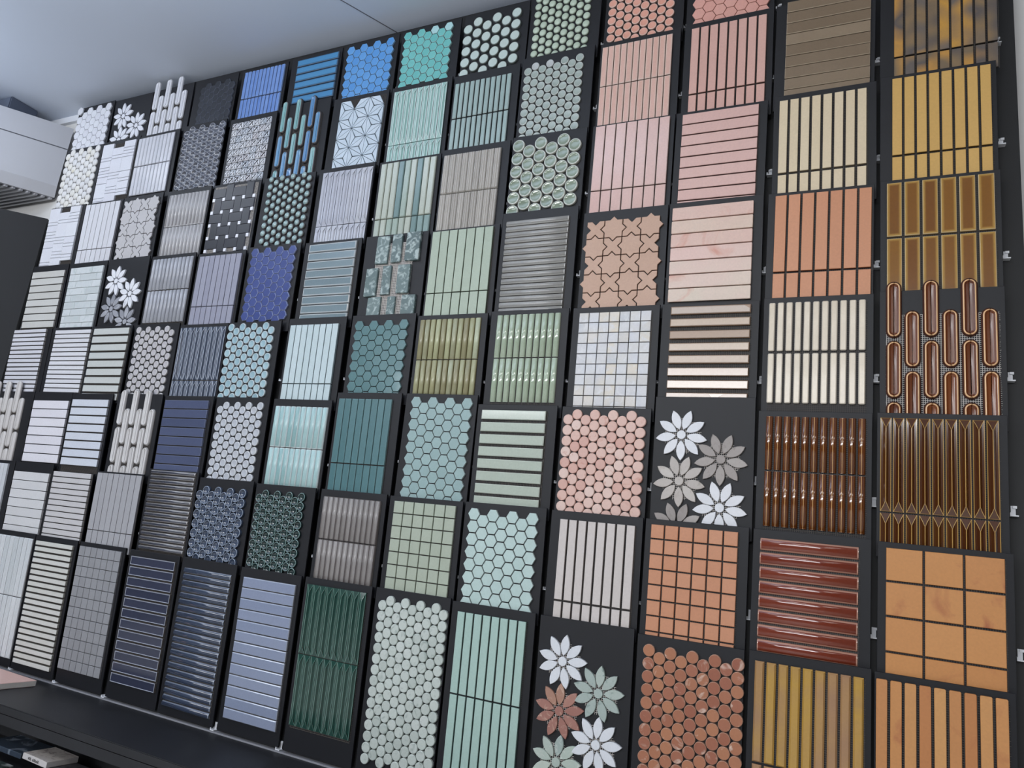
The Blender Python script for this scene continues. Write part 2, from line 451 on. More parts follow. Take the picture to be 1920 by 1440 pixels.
def fingers(s, n, j, gap=.14, prof='flat', h=.007, name='finger_tile', rows=2, **kw):
    gap = min(gap * 1.28, gap + .035)
    p = (s.sw + s.sw / n * gap) / n; w = p * (1 - gap); g = kw.get('g2', max(.0022, p * gap))
    cuts = []; d = 0; L = j * s.sh - g / 2
    if j >= 1: L = j * s.sh
    for k in range(rows):
        top = s.st + k * (L + g)
        l = min(L, s.maxd - top)
        if l > .006: cuts.append((top, l))
    M = mats_of(s, kw, w / 2, L / 2)
    for top, l in cuts:
        full = l > L - 1e-6
        if prof == 'flat': me = solid(name, rect(w, l, kw.get('r', 0)), face_levels(kw, h), M)
        elif prof == 'hip': me = hip(name, w, l, h, M, True, full, kw.get('rk', .1))
        else: me = bar(name, w, l, h, M, prof, line=kw.get('line', 0), rim=kw.get('rimseg', 0), seg=kw.get('seg', 8))
        for i in range(n): s.put(name, me, p * i + w / 2, top + l / 2)
def bars(s, n, gap=.14, prof='flat', h=.007, name='bar_tile', exact=False, **kw):
    gap = min(gap * 1.28, gap + .035)
    p = (s.sh + (s.sh / n * gap if exact else 0)) / n; b = p * (1 - gap); M = mats_of(s, kw, s.sw / 2, b / 2)
    if prof == 'flat': me = solid(name, rect(s.sw, b, kw.get('r', 0)), face_levels(kw, h), M)
    else: me = bar(name, b, s.sw, h, M, prof, horiz=True, line=kw.get('line', 0), rim=kw.get('rimseg', 0))
    k = 0
    while (k < n - .02 if exact else s.st + k * p + b < s.maxd + p * .6 and k < n):
        s.put(name, me, s.sw / 2 + random.uniform(-.0004, .0004), s.st + k * p + b / 2); k += 1
def hexes(s, n=7, up=0, gap=.07, h=.006, name='hexagon_tile', **kw):
    gap *= 1.3
    a = s.sw / (1.5 * (n - 1) + 2); M = mats_of(s, kw, a, a); v = math.sqrt(3) * a
    me = solid(name, hexa(a * (1 - gap)), face_levels(kw, h), M)
    lift = kw.get('lift', ())
    for i in range(n):
        d0 = s.st + v / 2 + (0 if i % 2 == up else v / 2); k = 0
        while d0 + k * v < min(s.maxd, s.st + s.sh + v * .4):
            s.put(name, me, a + 1.5 * a * i, d0 + k * v); k += 1
def pennies(s, n, up=1, fill=.93, h=.006, name='penny_tile', shape='flat', nseg=16, **kw):
    d = s.sw / (.866 * (n - 1) + fill); r = d * fill / 2; M = mats_of(s, kw, r, r, True)
    C = circle(r, nseg)
    if shape == 'flat': lv = face_levels(kw, h)
    elif shape == 'dome': lv = [(0, 0, 2), (0, h * .45, 2), (r * .10, h * .72, 1), (r * .4, h * .93, 0), (r * .75, h, 0)]
    elif shape == 'glaze': lv = [(0, 0, 2), (0, h * .7, 2), (r * .06, h * .95, 1), (r * .16, h, 1), (r * .3, h * .90, 0), (r * .6, h * .82, 0)]
    elif shape == 'cup': lv = [(0, 0, 2), (0, h * .85, 2), (r * .04, h, 1), (r * .12, h, 1), (r * .24, h * .55, 0), (r * .6, h * .28, 0)]
    me = solid(name, C, lv, M, smooth=shape != 'flat')
    rows = kw.get('rows')
    for i in range(n):
        d0 = s.st + r + (0 if i % 2 == up else d / 2); k = 0
        while (k < rows if rows else d0 + k * d < min(s.maxd, s.st + s.sh + d * .4)):
            s.put(name, me, r + .866 * d * i, d0 + k * d); k += 1
def squares(s, n, rows, gap=.06, h=.006, name='square_tile', **kw):
    gap *= 1.2
    p = (s.sw + s.sw / n * gap) / n; w = p * (1 - gap); q = (s.sh / rows); b = q - p * gap
    M = mats_of(s, kw, w / 2, b / 2); me = solid(name, rect(w, b, kw.get('r', 0)), face_levels(kw, h), M)
    if kw.get('pillow'): me = solid(name, rect(w, b, w * .12, 2), [(0, 0, 0), (0, h * .5, 0), (w * .12, h * .85, 0), (w * .3, h, 0)], M, smooth=True)
    k = 0
    while k < rows + (0 if rows == int(rows) and kw.get('exact') else .9) and s.st + k * q + b * .3 < s.maxd:
        for i in range(n): s.put(name, me, p * i + w / 2, s.st + k * q + b / 2)
        k += 1
def capsules(s, n=6, up=0, name='oval_tile', h=.008, pitch=.131, shift=0, **kw):
    p = s.sw / (n - .13); w = p * .87; l = pitch * .957; M = mats_of(s, kw, w / 2, l / 2)
    P = rect(w, l, w * .499, 5)
    if kw.get('dish', True): lv = [(0, 0, 2), (0, h * .5, 2), (w * .10, h * .85, 2), (w * .15, h, 1), (w * .19, h, 1), (w * .26, h * .72, 0), (w * .34, h * .62, 0)]
    else: lv = [(0, 0, 2), (0, h * .55, 2), (w * .09, h * .9, 0), (w * .2, h, 0)]
    me = solid(name, P, lv, M, smooth=True)
    for i in range(n):
        d0 = s.st + l / 2 + (0 if i % 2 == up else pitch / 2); k = 0
        while d0 + k * pitch - l * .4 < s.maxd and k < 3:
            if d0 + k * pitch + l / 2 > s.H:       # the last one in a column is cut off at the board's foot
                ll = 2 * (s.H - .002 - (d0 + k * pitch - l / 2)) / 2
                if ll > w * 1.05:
                    P2 = rect(w, ll, w * .499, 5)
                    s.put(name, solid(name, P2, lv, M, smooth=True), p * i + w / 2, d0 + k * pitch - l / 2 + ll / 2)
            else: s.put(name, me, p * i + w / 2, d0 + k * pitch)
            k += 1
def star_cross(s, p=.0492, h=.006, **kw):
    M = mats_of(s, kw, p, p); t = .207 * p; a = p / 2; G_ = .0011
    S_, X_ = [], []
    for k in range(4):
        q = math.radians(90 * k - 90); c, sn = math.cos(q), math.sin(q)
        for L, pts in ((S_, ((-a, a), )), ):
            pass
        for pts, L in ((((a, -a), (a, -t), (p * .707, 0), (a, t)), S_), (((a, -a), (a, -t), (a - t, 0), (a, t)), X_)):
            for x, z in pts: L.append((x * c - z * sn, x * sn + z * c))
    ms = solid('star_tile', offset(S_, G_), face_levels(kw, h), M); mx = solid('cross_tile', offset(X_, G_), face_levels(kw, h), M)
    for r in range(6):
        d = s.st + p * (.72 + r)
        if d - p * .4 > s.maxd or d + p * .55 > s.H: break
        for c in range(4):
            st = (r + c) % 2 == 1
            s.put('star_tile' if st else 'cross_tile', ms if st else mx, p * (.62 + c), d)
def flowers(s, items, R=.0625, h=.006, ang0=90, np=9):
    def lens(L, wd, k=7):
        up = [(-L / 2 + L * i / k, wd / 2 * math.sin(math.pi * i / k) ** .8) for i in range(k + 1)]
        return [(x, -z) for x, z in up] + [(x, z) for x, z in reversed(up[1:-1])]
    L = R * .76; wd = R * .335
    for x, d, cols, vein, n, a0 in items:
        if d > s.H + .01: continue
        m = tile_mat('petal_stone', cols, .45, vein=vein, vs=55, vt=.62, speck=.05)
        me = solid('petal', lens(L, wd), [(0, 0, 0), (0, h - .0008, 0), (.0008, h, 0)], [m]); mc = solid('flower_centre', circle(R * .165, 14), [(0, 0, 0), (0, h - .0006, 0), (.0008, h, 0)], [m])
        fc = s.put('stone_flower', mc, x - s.sx - s.w / 2, d, j=0) if d < s.H - .012 else None
        for i in range(np):
            a = math.radians(a0 + 360 * i / np + random.uniform(-2, 2)); rr = R * .2 + L / 2
            px, pd = x + rr * math.cos(a), d - rr * math.sin(a)
            if pd > s.H - .028 or pd > s.maxd + .03: continue
            o = s.put('petal', me, px - s.sx - s.w / 2, pd, -a, y=random.uniform(0, n))
            if fc: o.parent = fc; o.location = o.location - fc.location
def asanoha(s, h=.006, **kw):
    M = mats_of(s, kw, .05, .05); cx = s.sw / 3; v = cx / .866; T = []
    for c in range(3):
        for k in range(-1, 6):
            def pt(i, q): return (i * cx, q * v + (v / 2 if i % 2 == 0 else 0) - v * .42)
            A, B, C_ = pt(c, k), pt(c, k + 1), pt(c + 1, k if (c % 2) else k + 1)
            if c % 2: C_ = pt(c + 1, k)
            D_ = pt(c + 1, k + 1 if not c % 2 else k + 1)
            for tri in ((A, B, C_), (B, C_, pt(c + 1, k + (2 if c % 2 == 0 else 1)))):
                T.append(tri)
    cache = {}
    for tri in T:
        g = (sum(p[0] for p in tri) / 3, sum(p[1] for p in tri) / 3)
        for i in range(3):
            P = [tri[i], tri[(i + 1) % 3], g]
            m = (sum(p[0] for p in P) / 3, sum(p[1] for p in P) / 3)
            if m[1] < .004 or min(p[1] for p in P) < -.006 or s.st + m[1] > s.maxd + .006 or max(p[1] for p in P) + s.st > s.H + .02: continue
            Q = [(p[0] - m[0], -(p[1] - m[1])) for p in P]
            ar = sum(Q[a][0] * Q[(a + 1) % 3][1] - Q[(a + 1) % 3][0] * Q[a][1] for a in range(3))
            if ar < 0: Q.reverse()
            key = tuple(sorted((round(x, 4), round(z, 4)) for x, z in Q))
            if key not in cache:
                O = offset(Q, .0017)
                # blunt the sharp tips where twelve pieces meet
                cache[key] = solid('triangle_tile', O, [(0, 0, 0), (0, h - .0006, 0), (.0006, h, 0)], M)
            s.put('triangle_tile', cache[key], m[0], s.st + m[1])
def weave(s, h=.006, **kw):
    d = s.sw / 4.25; a, b, q = 1.285 * d, .715 * d, .285 * d; g = .0012
    M = mats_of(s, kw, a / 2, b / 2); mw = tile_mat('white_dot', 'eef0f6', .3)
    mh = solid('long_tile', rect(a - g, b - g), face_levels(kw, h), M); mv = solid('long_tile', rect(b - g, a - g), face_levels(kw, h), M)
    md = solid('square_dot', rect(q - g, q - g), [(0, 0, 0), (0, h - .0006, 0), (.0006, h, 0)], [mw])
    for r in range(6):
        cy = s.st + d * (.62 + r)
        for c in range(4):
            H_ = (r + c) % 2 == 0
            if cy + (b if H_ else a) / 2 < s.H: s.put('long_tile', mh if H_ else mv, d * (.62 + c), cy)
        for c in range(5):
            if cy + d / 2 + q < s.H and cy + d / 2 < s.maxd + .01: s.put('square_dot', md, d * (.12 + c), cy + d / 2)
def strips(s, h=.007, **kw):
    B_, m_, t_ = .25, .118, .054
    W = s.sw / 3; g = .0014
    M = mats_of(s, kw, W / 2, .02)
    seqs = ([0, B_, t_, m_, t_, t_, t_, m_, B_, t_, t_], [.09, .135, t_, B_, t_, t_, .14, t_, t_, .16], [0, m_, t_, t_, t_, B_, m_, t_, .135, t_, t_])
    cache = {}
    for c, sq in enumerate(seqs):
        d = sq[0] * s.sh
        for f in sq[1:]:
            l = f * s.sh
            if s.st + d + l < s.maxd + .004:
                if f not in cache: cache[f] = solid('strip_tile', rect(W - .0006, l - g), face_levels(kw, h), M)
                s.put('strip_tile', cache[f], W * (c + .5), s.st + d + l / 2)
            d += l
def brickwork(s, rows, h=.006, **kw):
    q = s.sh / rows; L = s.sw / 2; g = .0012; M = mats_of(s, kw, L / 2, q / 2); cache = {}
    for k in range(int(rows) + 2):
        d = s.st + (k + .5) * q
        if d + q / 2 > s.maxd + .006: break
        sh = (.35, .68, .5, .2)[k % 4] * L; x = 0; cuts = [0, sh, sh + L, s.sw]
        for x0, x1 in zip(cuts, cuts[1:]):
            l = round(x1 - x0 - g, 5)
            if l < .004: continue
            if l not in cache: cache[l] = solid('brick_tile', rect(l, q - g), face_levels(kw, h), M)
            s.put('brick_tile', cache[l], (x0 + x1) / 2, d)
def chunks(s, items, h=.0088, **kw):
    M = mats_of(s, kw, .05, .05)
    for x, d, w_, l in items:
        P = rect(w_, l, .003, 2); P = [(a + random.uniform(-.0012, .0012), b + random.uniform(-.0012, .0012)) for a, b in P]
        me = solid('stone_tile', P, [(0, 0, 0), (0, h - .0015, 0), (.0014, h, 0)], M)
        s.put('stone_tile', me, x - s.sx - s.w / 2, d)

# ---------------------------------------------------------------- the boards, column by column from the left end of the wall
GL = dict(rough=.12, coat=.6)          # shiny glaze
SG = dict(rough=.28, coat=.15)         # satin glaze
def B(_c, _r, kind, label, net=True, netmat=None, **kw):
    s = Board(_c, _r, label, net, netmat, .074 if kind is capsules else .003); kind(s, **kw); return s
W_ = 'dcdfe6'
# column at the left end
b_ = B(-1, 7, hexes, 'white hexagon mosaic board in the upper left corner of the wall, one piece slipped', net=False, n=7, up=0, col=['dcdee6', 'e4e6ec'], gap=.04, rough=.4)
o_ = b_.items[0][0]; o_.location.x -= .004; o_.location.z += .009; o_.rotation_euler.y = .45; o_.location.y -= .002
B(-1, 6, pennies, 'board of creamy white domed stone pennies beside the air conditioner', net=False, n=8, up=1, shape='dome', col=['e6e6e4', 'e9e7da', 'dfe0e0', 'ecebe8'], fill=.98, vein='d9d3b8', vs=40, vt=.68, rough=.4)
B(-1, 5, strips, 'white board of mixed strips and blocks just below the air conditioner', net=True, col=['dee0e8', 'e4e6ec'], rough=.4)
B(-1, 4, bars, 'leftmost board of seven wide cream horizontal bars against the black side panel', n=7.7, gap=.1, col=['c9c8c0', 'cfcec8'], side='8f8b86', rough=.45)
B(-1, 3, bars, 'board of thin white bars whose foot is hidden by cream ovals', n=15, gap=.2, col=['d2d2d8', 'dadae0'], side='8b8989', **SG)
B(-1, 2, capsules, 'board of long cream ovals cut by the left picture edge', net=True, col=['cbc6c0', 'd0ccc6'], dish=False, rough=.5, side='a39d96')
B(-1, 1, fingers, 'sliver of a white finger tile board at the left picture edge under cream ovals', n=9, j=.95, gap=.07, col=['c6cbd0', 'd4d8dc'], **SG)
# second column
FW = ('e6e9f0', 'dfe2ea')
s = Board(0, 7, 'board of raised all-white stone flowers in the top row', net=False)
flowers(s, [(.0678, .083, FW, None, .001, 94), (.161, .140, FW, None, .001, 90), (.0678, .190, FW, None, .001, 90), (.161, .247, FW, None, .001, 80)], h=.0055)
B(0, 6, strips, 'white board of mixed strips and blocks right of the creamy stone pennies', net=True, col=['dee0ea', 'e4e6ee'], rough=.4)
B(0, 5, fingers, 'white finger tile board left of the pale grey star and cross board', net=False, n=7, j=.79, gap=.07, col=['d8d9de', 'dedfe4'], side='a8a6a8', rough=.4)
B(0, 4, brickwork, 'pale white marble brick mosaic board left of the white and grey flowers', net=False, rows=8.5, col=['ccd4d4', 'd8dede', 'c6cecd'], vein='bac6c4', vs=30, rough=.35)
B(0, 3, bars, 'board of fourteen thin white bars, second from the left in its row', n=14, gap=.16, col=['dadade', 'e0e0e4'], side='94918f', rough=.4)
B(0, 2, bars, 'board of seven wide pinkish white bars between cream ovals and blue-white bars', net=False, n=7, gap=.07, col=['deDCe2', 'e4e2e8'], side='9c989c', rough=.4)
B(0, 1, bars, 'board of wide off-white bars with thin joints low on the left', net=False, n=6.5, gap=.05, col=['cecece', 'd6d6d6'], side='a09e9c', rough=.45)
B(0, 0, fingers, 'rippled glossy white finger tile board in the bottom row beside the pink slab', n=8, j=1.0, gap=.06, rows=2, prof='ribs', seg=12, h=.006, col=['c4cacc', 'd6dadc'], rough=.2, coat=.4)
# third column
B(1, 7, capsules, 'white dished ovals standing up above the board edge in the top row', net=True, col=['dcdee6', 'e2e4ec'], rim='f0f1f4', h=.0062, side='c4c6cc', rough=.2, coat=.3, up=0)
B(1, 6, fingers, 'grey-white finger tile board left of the dark pebbled pennies', net=False, n=10, j=.5, gap=.09, prof='flat', b=.0022, col=['cccfd8', 'd4d6de'], side='8f9097', **SG)
B(1, 5, star_cross, 'pale grey star and cross mosaic board', net=False, col=['bcbaba', 'c2c0bf'], side='8e8c8c', rough=.5, p=.0487)
s = Board(1, 4, 'board of two white and two grey stone flowers', net=False)
flowers(s, [(.0679, .0908, ('eceef2', 'e6e9ee'), None, .001, 84), (.160, .145, ('e2e5ea', 'eceef2'), 'c4c8cf', .001, 86), (.0700, .2, ('9b9ea6', '84878f'), 'c5c8cc', .001, 88), (.160, .253, ('8c8f97', 'a7aab0'), 'c9ccd0', .001, 88)])
B(1, 3, bars, 'board of eight pale grey-green bars with wide dark gaps', n=8.1, gap=.2, col=['c8cdc6', 'ced2cc'], side='8b8880', r=.002, rough=.3, coat=.2)
B(1, 2, bars, 'board of glossy blue-white bars left of the cream dished ovals', n=8, gap=.13, col=['ccd4e2', 'd6dce6'], side='8e9098', rough=.22, coat=.3)
B(1, 1, bars, 'board of eleven thin off-white bars left of the grey finger tiles', n=11.5, gap=.12, col=['c0bebe', 'c8c6c4'], side='908c88', rough=.4)
B(1, 0, bars, 'bottom row board of twenty-one slim cream bars with shadowed gaps', n=21, gap=.27, exact=True, col=['cfcfc4', 'd4d4cc'], side='8c897c', r=.0015, rough=.35)
# fourth column
B(2, 7, hexes, 'black hexagon mosaic board with glinting edges in the top row', net=False, n=7, up=1, col=['23262d', '292d35'], rim='6a707e', b=.0005, gap=.035, rough=.2, coat=.4)  # rim colour paints in the glints along the hexagon edges
B(2, 6, pennies, 'board of dark smoky pennies with silvery rough rims', net=False, n=8, up=1, shape='cup', fill=.97, col=['50545f', '5c606c'], rim='a2a7b4', h=.007, rough=.2, coat=.5, bump=.4)
B(2, 5, fingers, 'ribbed grey half-round finger tile board left of the black basket weave', n=11, j=.55, gap=.08, prof='round', rimseg=2, rim='c9c8c8', col=['8a8787', '969392'], **SG)
B(2, 4, fingers, 'mid grey finger tile board with rounded ends right of the white and grey flowers', n=11, j=.5, gap=.16, prof='round', col=['9a9ca2', 'a8aab0'], side='6e7078', **SG)
B(2, 3, pennies, 'board of pale grey pennies above the cream dished ovals', net=False, n=8, up=0, fill=.86, shape='glaze', col=['b4b1b3', 'bab7b8'], rim='d6d3d0', side='a29e9c', h=.006, **SG)
B(2, 2, capsules, 'board of long cream ovals rising above their board below the pale pennies', net=True, col=['c9c6c3', 'cfccc8'], rim='dedad6', side='aeaaa6', rough=.35)
B(2, 1, fingers, 'plain grey finger tile board below the cream ovals', n=8, j=.815, gap=.06, col=['9c9c9f', 'a2a2a5'], side='757478', rough=.45)
B(2, 0, squares, 'grey square mosaic board in the bottom row', n=7, rows=12, exact=True, gap=.045, col=['88898b', '8e8f91'], side='6c6c6e', rough=.5)
# fifth column
B(3, 7, fingers, 'bright cobalt blue finger tile board in the top row', n=11, j=.61, gap=.2, prof='flat', b=.0018, col=['5b83cc', '7094d4'], edge='86a6dc', ew=.003, r=.002, **SG)
B(3, 6, squares, 'silvery mother of pearl square board above the black basket weave', net=False, n=7, rows=9, gap=.07, pillow=True, h=.004, col=['ccd0d8', 'e2e4e8', 'd4d0d4', 'bac4d0', 'eaecf0'], vein='e6e9ee', vs=50, rough=.3, coat=.3, bump=.06)
B(3, 5, weave, 'black basket weave board with small white squares', netmat=M_NETW, col=['24262d', '2a2c34'], side='6a6d7a', rough=.35, b=.0006)
B(3, 4, fingers, 'mauve-grey finger tile board left of the royal blue hexagons', n=8, j=.775, gap=.07, col=['9092a4', '9799aa'], side='777a8c', rough=.4)
B(3, 3, fingers, 'slate blue ridged finger tile board with glinting forked lines', n=9, j=.76, gap=.1, prof='hip', col=['3c4658', '465062'], rim='aeb8c8', side='4a5468', **GL)
B(3, 2, bars, 'navy blue bar board right of the cream ovals', n=7.5, gap=.1, col=['444f70', '4d587a'], rim='7f8aa8', side='5c6684', b=.0008, rough=.2, coat=.5)
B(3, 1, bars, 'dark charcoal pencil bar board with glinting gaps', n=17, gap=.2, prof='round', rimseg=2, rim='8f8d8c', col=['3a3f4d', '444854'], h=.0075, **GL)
B(3, 0, bars, 'bottom row board of twelve midnight navy bars with pale rims', n=12, gap=.14, exact=True, col=['2e344a', '363c52'], rim='9aa0ae', rw=.0014, b=.0012, dip=.0012, side='5e564f', **GL)
# sixth column
B(4, 7, bars, 'board of glazed ocean blue bars in the top row', net=False, n=6, gap=.09, col=['3f86b8', '4a90be'], edge='2f5f86', ew=.006, rim='56708a', b=.0016, rough=.18, coat=.5)
B(4, 6, capsules, 'board of mixed blue and aqua dished ovals over the ocean blue bars', net=True, col=['6fb0b8', '4f88bc', '78b6b4', '5a94c0'], discrete=True, rim='6b655f', side='3d3b3c', rough=.15, coat=.6)
B(4, 5, pennies, 'board of small grey-green convex pebbles with silver rims', net=False, n=8, up=0, fill=.78, shape='dome', col=['86aaa8', '90b2ae'], rim='8b8a86', side='55504c', h=.0095, rough=.1, coat=.8)
B(4, 4, hexes, 'royal blue hexagon mosaic board', net=False, n=7, up=0, col=['384886', '40508e'], rim='97a4d4', b=.0011, gap=.06, **SG)
B(4, 3, pennies, 'board of aqua blue pennies with white rims below the royal blue hexagons', net=False, n=8, up=0, fill=.9, shape='glaze', col=['86b0bc', '9abfc8'], rim='d0dcdc', side='9ba8aa', **SG)
B(4, 2, pennies, 'board of frosty grey-white pennies left of the ribbed aqua finger tiles', net=False, n=8, up=1, fill=.9, shape='glaze', col=['b4bac2', 'c0c4ca'], rim='e0e2e4', side='a5a8ac', **SG)
B(4, 1, pennies, 'board of steel blue hollow cup pennies', net=False, n=8, up=1, fill=.95, shape='cup', col=['36445c', '425068'], side='36445c', rim='8d9db2', h=.008, **GL)
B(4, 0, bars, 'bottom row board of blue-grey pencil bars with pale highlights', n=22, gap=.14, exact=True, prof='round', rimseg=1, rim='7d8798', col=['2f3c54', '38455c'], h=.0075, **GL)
# seventh column
B(5, 7, hexes, 'sky blue hexagon mosaic board in the top row', net=False, n=7, up=0, col=['4e92d6', '5c9cdb'], rim='8cbbe4', b=.0008, gap=.06, **SG)
B(5, 6, asanoha, 'ice white board of triangular tiles in a starburst lattice', netmat=M_NET, col=['c8dcea', 'd2e2ee'], rough=.35)
B(5, 5, fingers, 'glossy silvery white pleated finger tile board', net=False, n=9, j=.79, gap=.07, prof='hip', h=.008, col=['b9bcc8', 'cfd1d8'], side='8c8e98', rough=.1, coat=.7)
B(5, 4, bars, 'board of glassy grey-blue bars left of the green marble blocks', n=8.4, gap=.08, col=['6f878e', '7a9096'], rim='c6cecf', rw=.0012, b=.0024, dip=.0006, **GL)
B(5, 3, fingers, 'pale icy finger tile board with a high square joint line low down', net=False, n=8, j=.8, gap=.08, col=['c1d7d9', 'c8dcde'], side='8fa6a8', rough=.4)
B(5, 2, fingers, 'ribbed aqua finger tile board with white streaks', n=10, j=.53, gap=.07, prof='round', col=['84b4b2', 'a8cecb', '94c0be'], rim='cfe2e0', rimseg=1, spread=.4, **SG)
B(5, 1, pennies, 'board of dark green hollow cup pennies', net=False, n=8, up=1, fill=.95, shape='cup', col=['16302f', '1d3a38'], side='16302f', rim='7ca09a', h=.008, **GL)
B(5, 0, bars, 'bottom row board of thirteen glossy periwinkle blue bars', n=13, gap=.07, exact=True, col=['7c8aa8', '8894b0'], edge='a4aec2', ew=.003, side='8a8c92', b=.002, **GL)
# eighth column
b_ = B(6, 7, hexes, 'turquoise hexagon mosaic board in the top row with two paler pieces', net=False, n=7, up=0, col=['62b8b2', '6cbfb8'], rim='a6d8d2', b=.0008, gap=.06, **SG)
def repaint(s, xs, mat):
    for f in xs:
        o = min((q for q in s.items), key=lambda q: abs(q[1] / s.sw - f) * 2 + q[2])[0]
        for sl in o.material_slots: sl.link = 'OBJECT'; sl.material = mat
repaint(b_, (.636, .91), tile_mat('pale_aqua', ['a4d6d6'], .3))
B(6, 6, fingers, 'pale aqua ridged finger tile board with forked ends', net=False, n=9, j=.805, gap=.07, prof='hip', col=['8fc0b4', '9ccabf'], rim='d6ebe4', side='6f9a90', **SG)
B(6, 5, fingers, 'board of shiny finger tiles in mixed sage, teal and cream', n=9, j=.78, gap=.08, prof='flat', b=.0024, col=['9fb3a0', '6f8f8a', 'b8c0ac', '86a29a', 'acb8a6', '7a9890'], discrete=True, spread=.04, rough=.12, coat=.6)
s = Board(6, 4, 'nine rough dark green marble blocks on a white net', net=False)
def netpart(s, x0, x1, d0, d1, mat, p=.0052, t=.0016):
    V, F = [], []
    def strand(a, b, c_, d_):
        k = len(V); V.extend(boxv(a, b, -.0014, -.0002, s.H - d_, s.H - c_)); F.extend(tuple(k + i for i in f) for f in BF[:5])
    x = x0
    while x < x1: strand(x, x + t, d0, d1); x += p
    d = d0
    while d < d1: strand(x0, x1, d, d + t); d += p
    link('net_backing', mesh('net_backing', V, F, [mat]), s.o)
netpart(s, -.112 + .045, .068, .03, s.maxd, M_NETW)
chunks(s, [(.0716,.0513,.0465,.0885),(.1230,.0498,.0350,.0898),(.1806,.0470,.0490,.0896),(.0433,.1523,.0442,.0895),(.0982,.1491,.0320,.0911),(.1591,.1475,.0440,.0896),(.0630,.2328,.0465,.066),(.1263,.2333,.0290,.065),(.1868,.2327,.0480,.068)], col=['5a7370', '6a827e', '506866'], vein='a9bcb6', vs=45, vt=.55, rough=.5, bump=.7)
B(6, 3, hexes, 'deep teal hexagon mosaic board', net=False, n=7, up=0, col=['3f7578', '467c7f'], rim='7da6a6', b=.0008, gap=.07, **SG)
B(6, 2, fingers, 'deep teal flat finger tile board', n=8, j=.71, gap=.11, col=['3e7377', '467a7e'], edge='6f9c9e', ew=.0016, rough=.35)
B(6, 1, fingers, 'taupe metallic finger tile board with dark grooves', n=11, j=.515, gap=.13, prof='hollow', col=['87827c', '938e88'], rim='6a635e', rimseg=1, h=.0075, rough=.35, coat=.2)
B(6, 0, fingers, 'bottom row board of glossy bottle green ridged finger tiles', n=9, j=.49, gap=.07, prof='hip', rk=.06, h=.009, col=['173f33', '1d4a3c'], rim='5f8c7a', side='173c30', **GL)
def flower_net(s, centres, R=.0625, p=.0046, t=.0007):
    V, F = [], []
    def near(x, d): return any(math.hypot(x - a, d - b) < R * .66 for a, b in centres)
    def seg(a, b, c_, d_):
        k = len(V); V.extend(boxv(a, b, -.0012, -.0002, s.H - d_, s.H - c_)); F.extend(tuple(k + i for i in f) for f in BF[:5])
    for i in range(int(s.w / p)):
        for j in range(int((s.maxd if s.maxd < .9 else s.H) / p)):
            x, d = i * p, j * p
            if near(x, d) and d + p < s.H - .004: seg(x - s.w / 2, x - s.w / 2 + p, d, d + t); seg(x - s.w / 2, x - s.w / 2 + t, d, d + p)
    link('net_backing', mesh('net_backing', V, F, [M_NETW]), s.o)
# ninth column
B(7, 7, pennies, 'board of large spaced white-green rounds in the top row', net=False, n=6, up=1, fill=.86, shape='flat', col=['bcd0c6', 'c4d6cc'], rim='6f7a72', rw=.0008, b=.0014, rough=.3, h=.007, nseg=20)
B(7, 6, fingers, 'grey-green slim finger tile board below the large spaced rounds', net=False, n=11, j=.545, gap=.2, prof='flat', b=.002, r=.002, col=['94b0aa', '9cb7b1'], edge='b4c8c2', ew=.002, side='6b807a', **SG)
B(7, 5, fingers, 'putty beige ridged finger tile board', net=False, n=9, j=.54, gap=.05, prof='ribs', seg=14, h=.009, col=['b2aca0', 'bdb7ab'], side='6e6a62', rough=.25, coat=.3)
B(7, 4, fingers, 'soft sage green wide finger tile board', n=7, j=.76, gap=.07, col=['a2b399', 'a8b99f'], side='6c7a62', rough=.4)
B(7, 3, fingers, 'olive brown streaked finger tile board', net=False, n=11, j=.55, gap=.06, prof='round', col=['9a966e', 'aeb088', '8c8662', 'b2bc94'], edge='7d7450', ew=.0016, spread=.4, **SG)
B(7, 2, hexes, 'grey-aqua hexagon mosaic board', net=False, n=7, up=0, col=['86a9a6', '8fb0ad'], rim='b5ccc8', b=.0007, gap=.07, rough=.4)
B(7, 1, squares, 'sage green square mosaic board', n=6, rows=7, gap=.07, col=['a3ae97', 'a9b49d'], rough=.45)
B(7, 0, pennies, 'tall board of pale grey-green marble pennies in the bottom row', net=False, n=9, up=1, fill=.97, rows=15, col=['bcc8be', 'c8d2c8', 'b0bcb2', 'ccd6cc'], vein='9aa89e', vs=45, vt=.62, b=.0014, h=.007, rough=.45)
# tenth column
B(8, 7, pennies, 'board of mint green pennies at the top picture edge', net=False, n=8, up=0, fill=.86, shape='dome', col=['b4c8ac', 'bccfb4'], rim='a0b098', side='77826e', h=.007, rough=.3, coat=.2)
b_ = B(8, 6, pennies, 'board of misty grey-green pennies with pale rims and two clear ones', net=False, n=8, up=1, fill=.93, shape='glaze', col=['9aab9e', 'a5b4a8'], rim='ccd3ca', side='8d968c', rough=.12, coat=.6)
repaint(b_, (.19, .46), tile_mat('clear_penny', ['b9bdba'], .08, coat=.8))
B(8, 5, pennies, 'board of large glossy moss green rounds', net=False, n=6, up=0, fill=.95, shape='glaze', col=['788a6a', '839474'], rim='d6dacb', side='a9ab98', h=.008, nseg=24, rough=.06, coat=.9)
B(8, 4, bars, 'board of fifteen warm grey pencil bars', n=15.2, gap=.12, prof='round', rimseg=1, rim='c2c0b8', col=['94938c', '9e9d96'], h=.0075, rough=.2, coat=.4)
B(8, 3, fingers, 'glossy celadon finger tile board with bright highlights', n=10, j=.487, gap=.12, prof='round', h=.006, col=['a3b695', 'acbe9f'], side='6c7866', **GL)
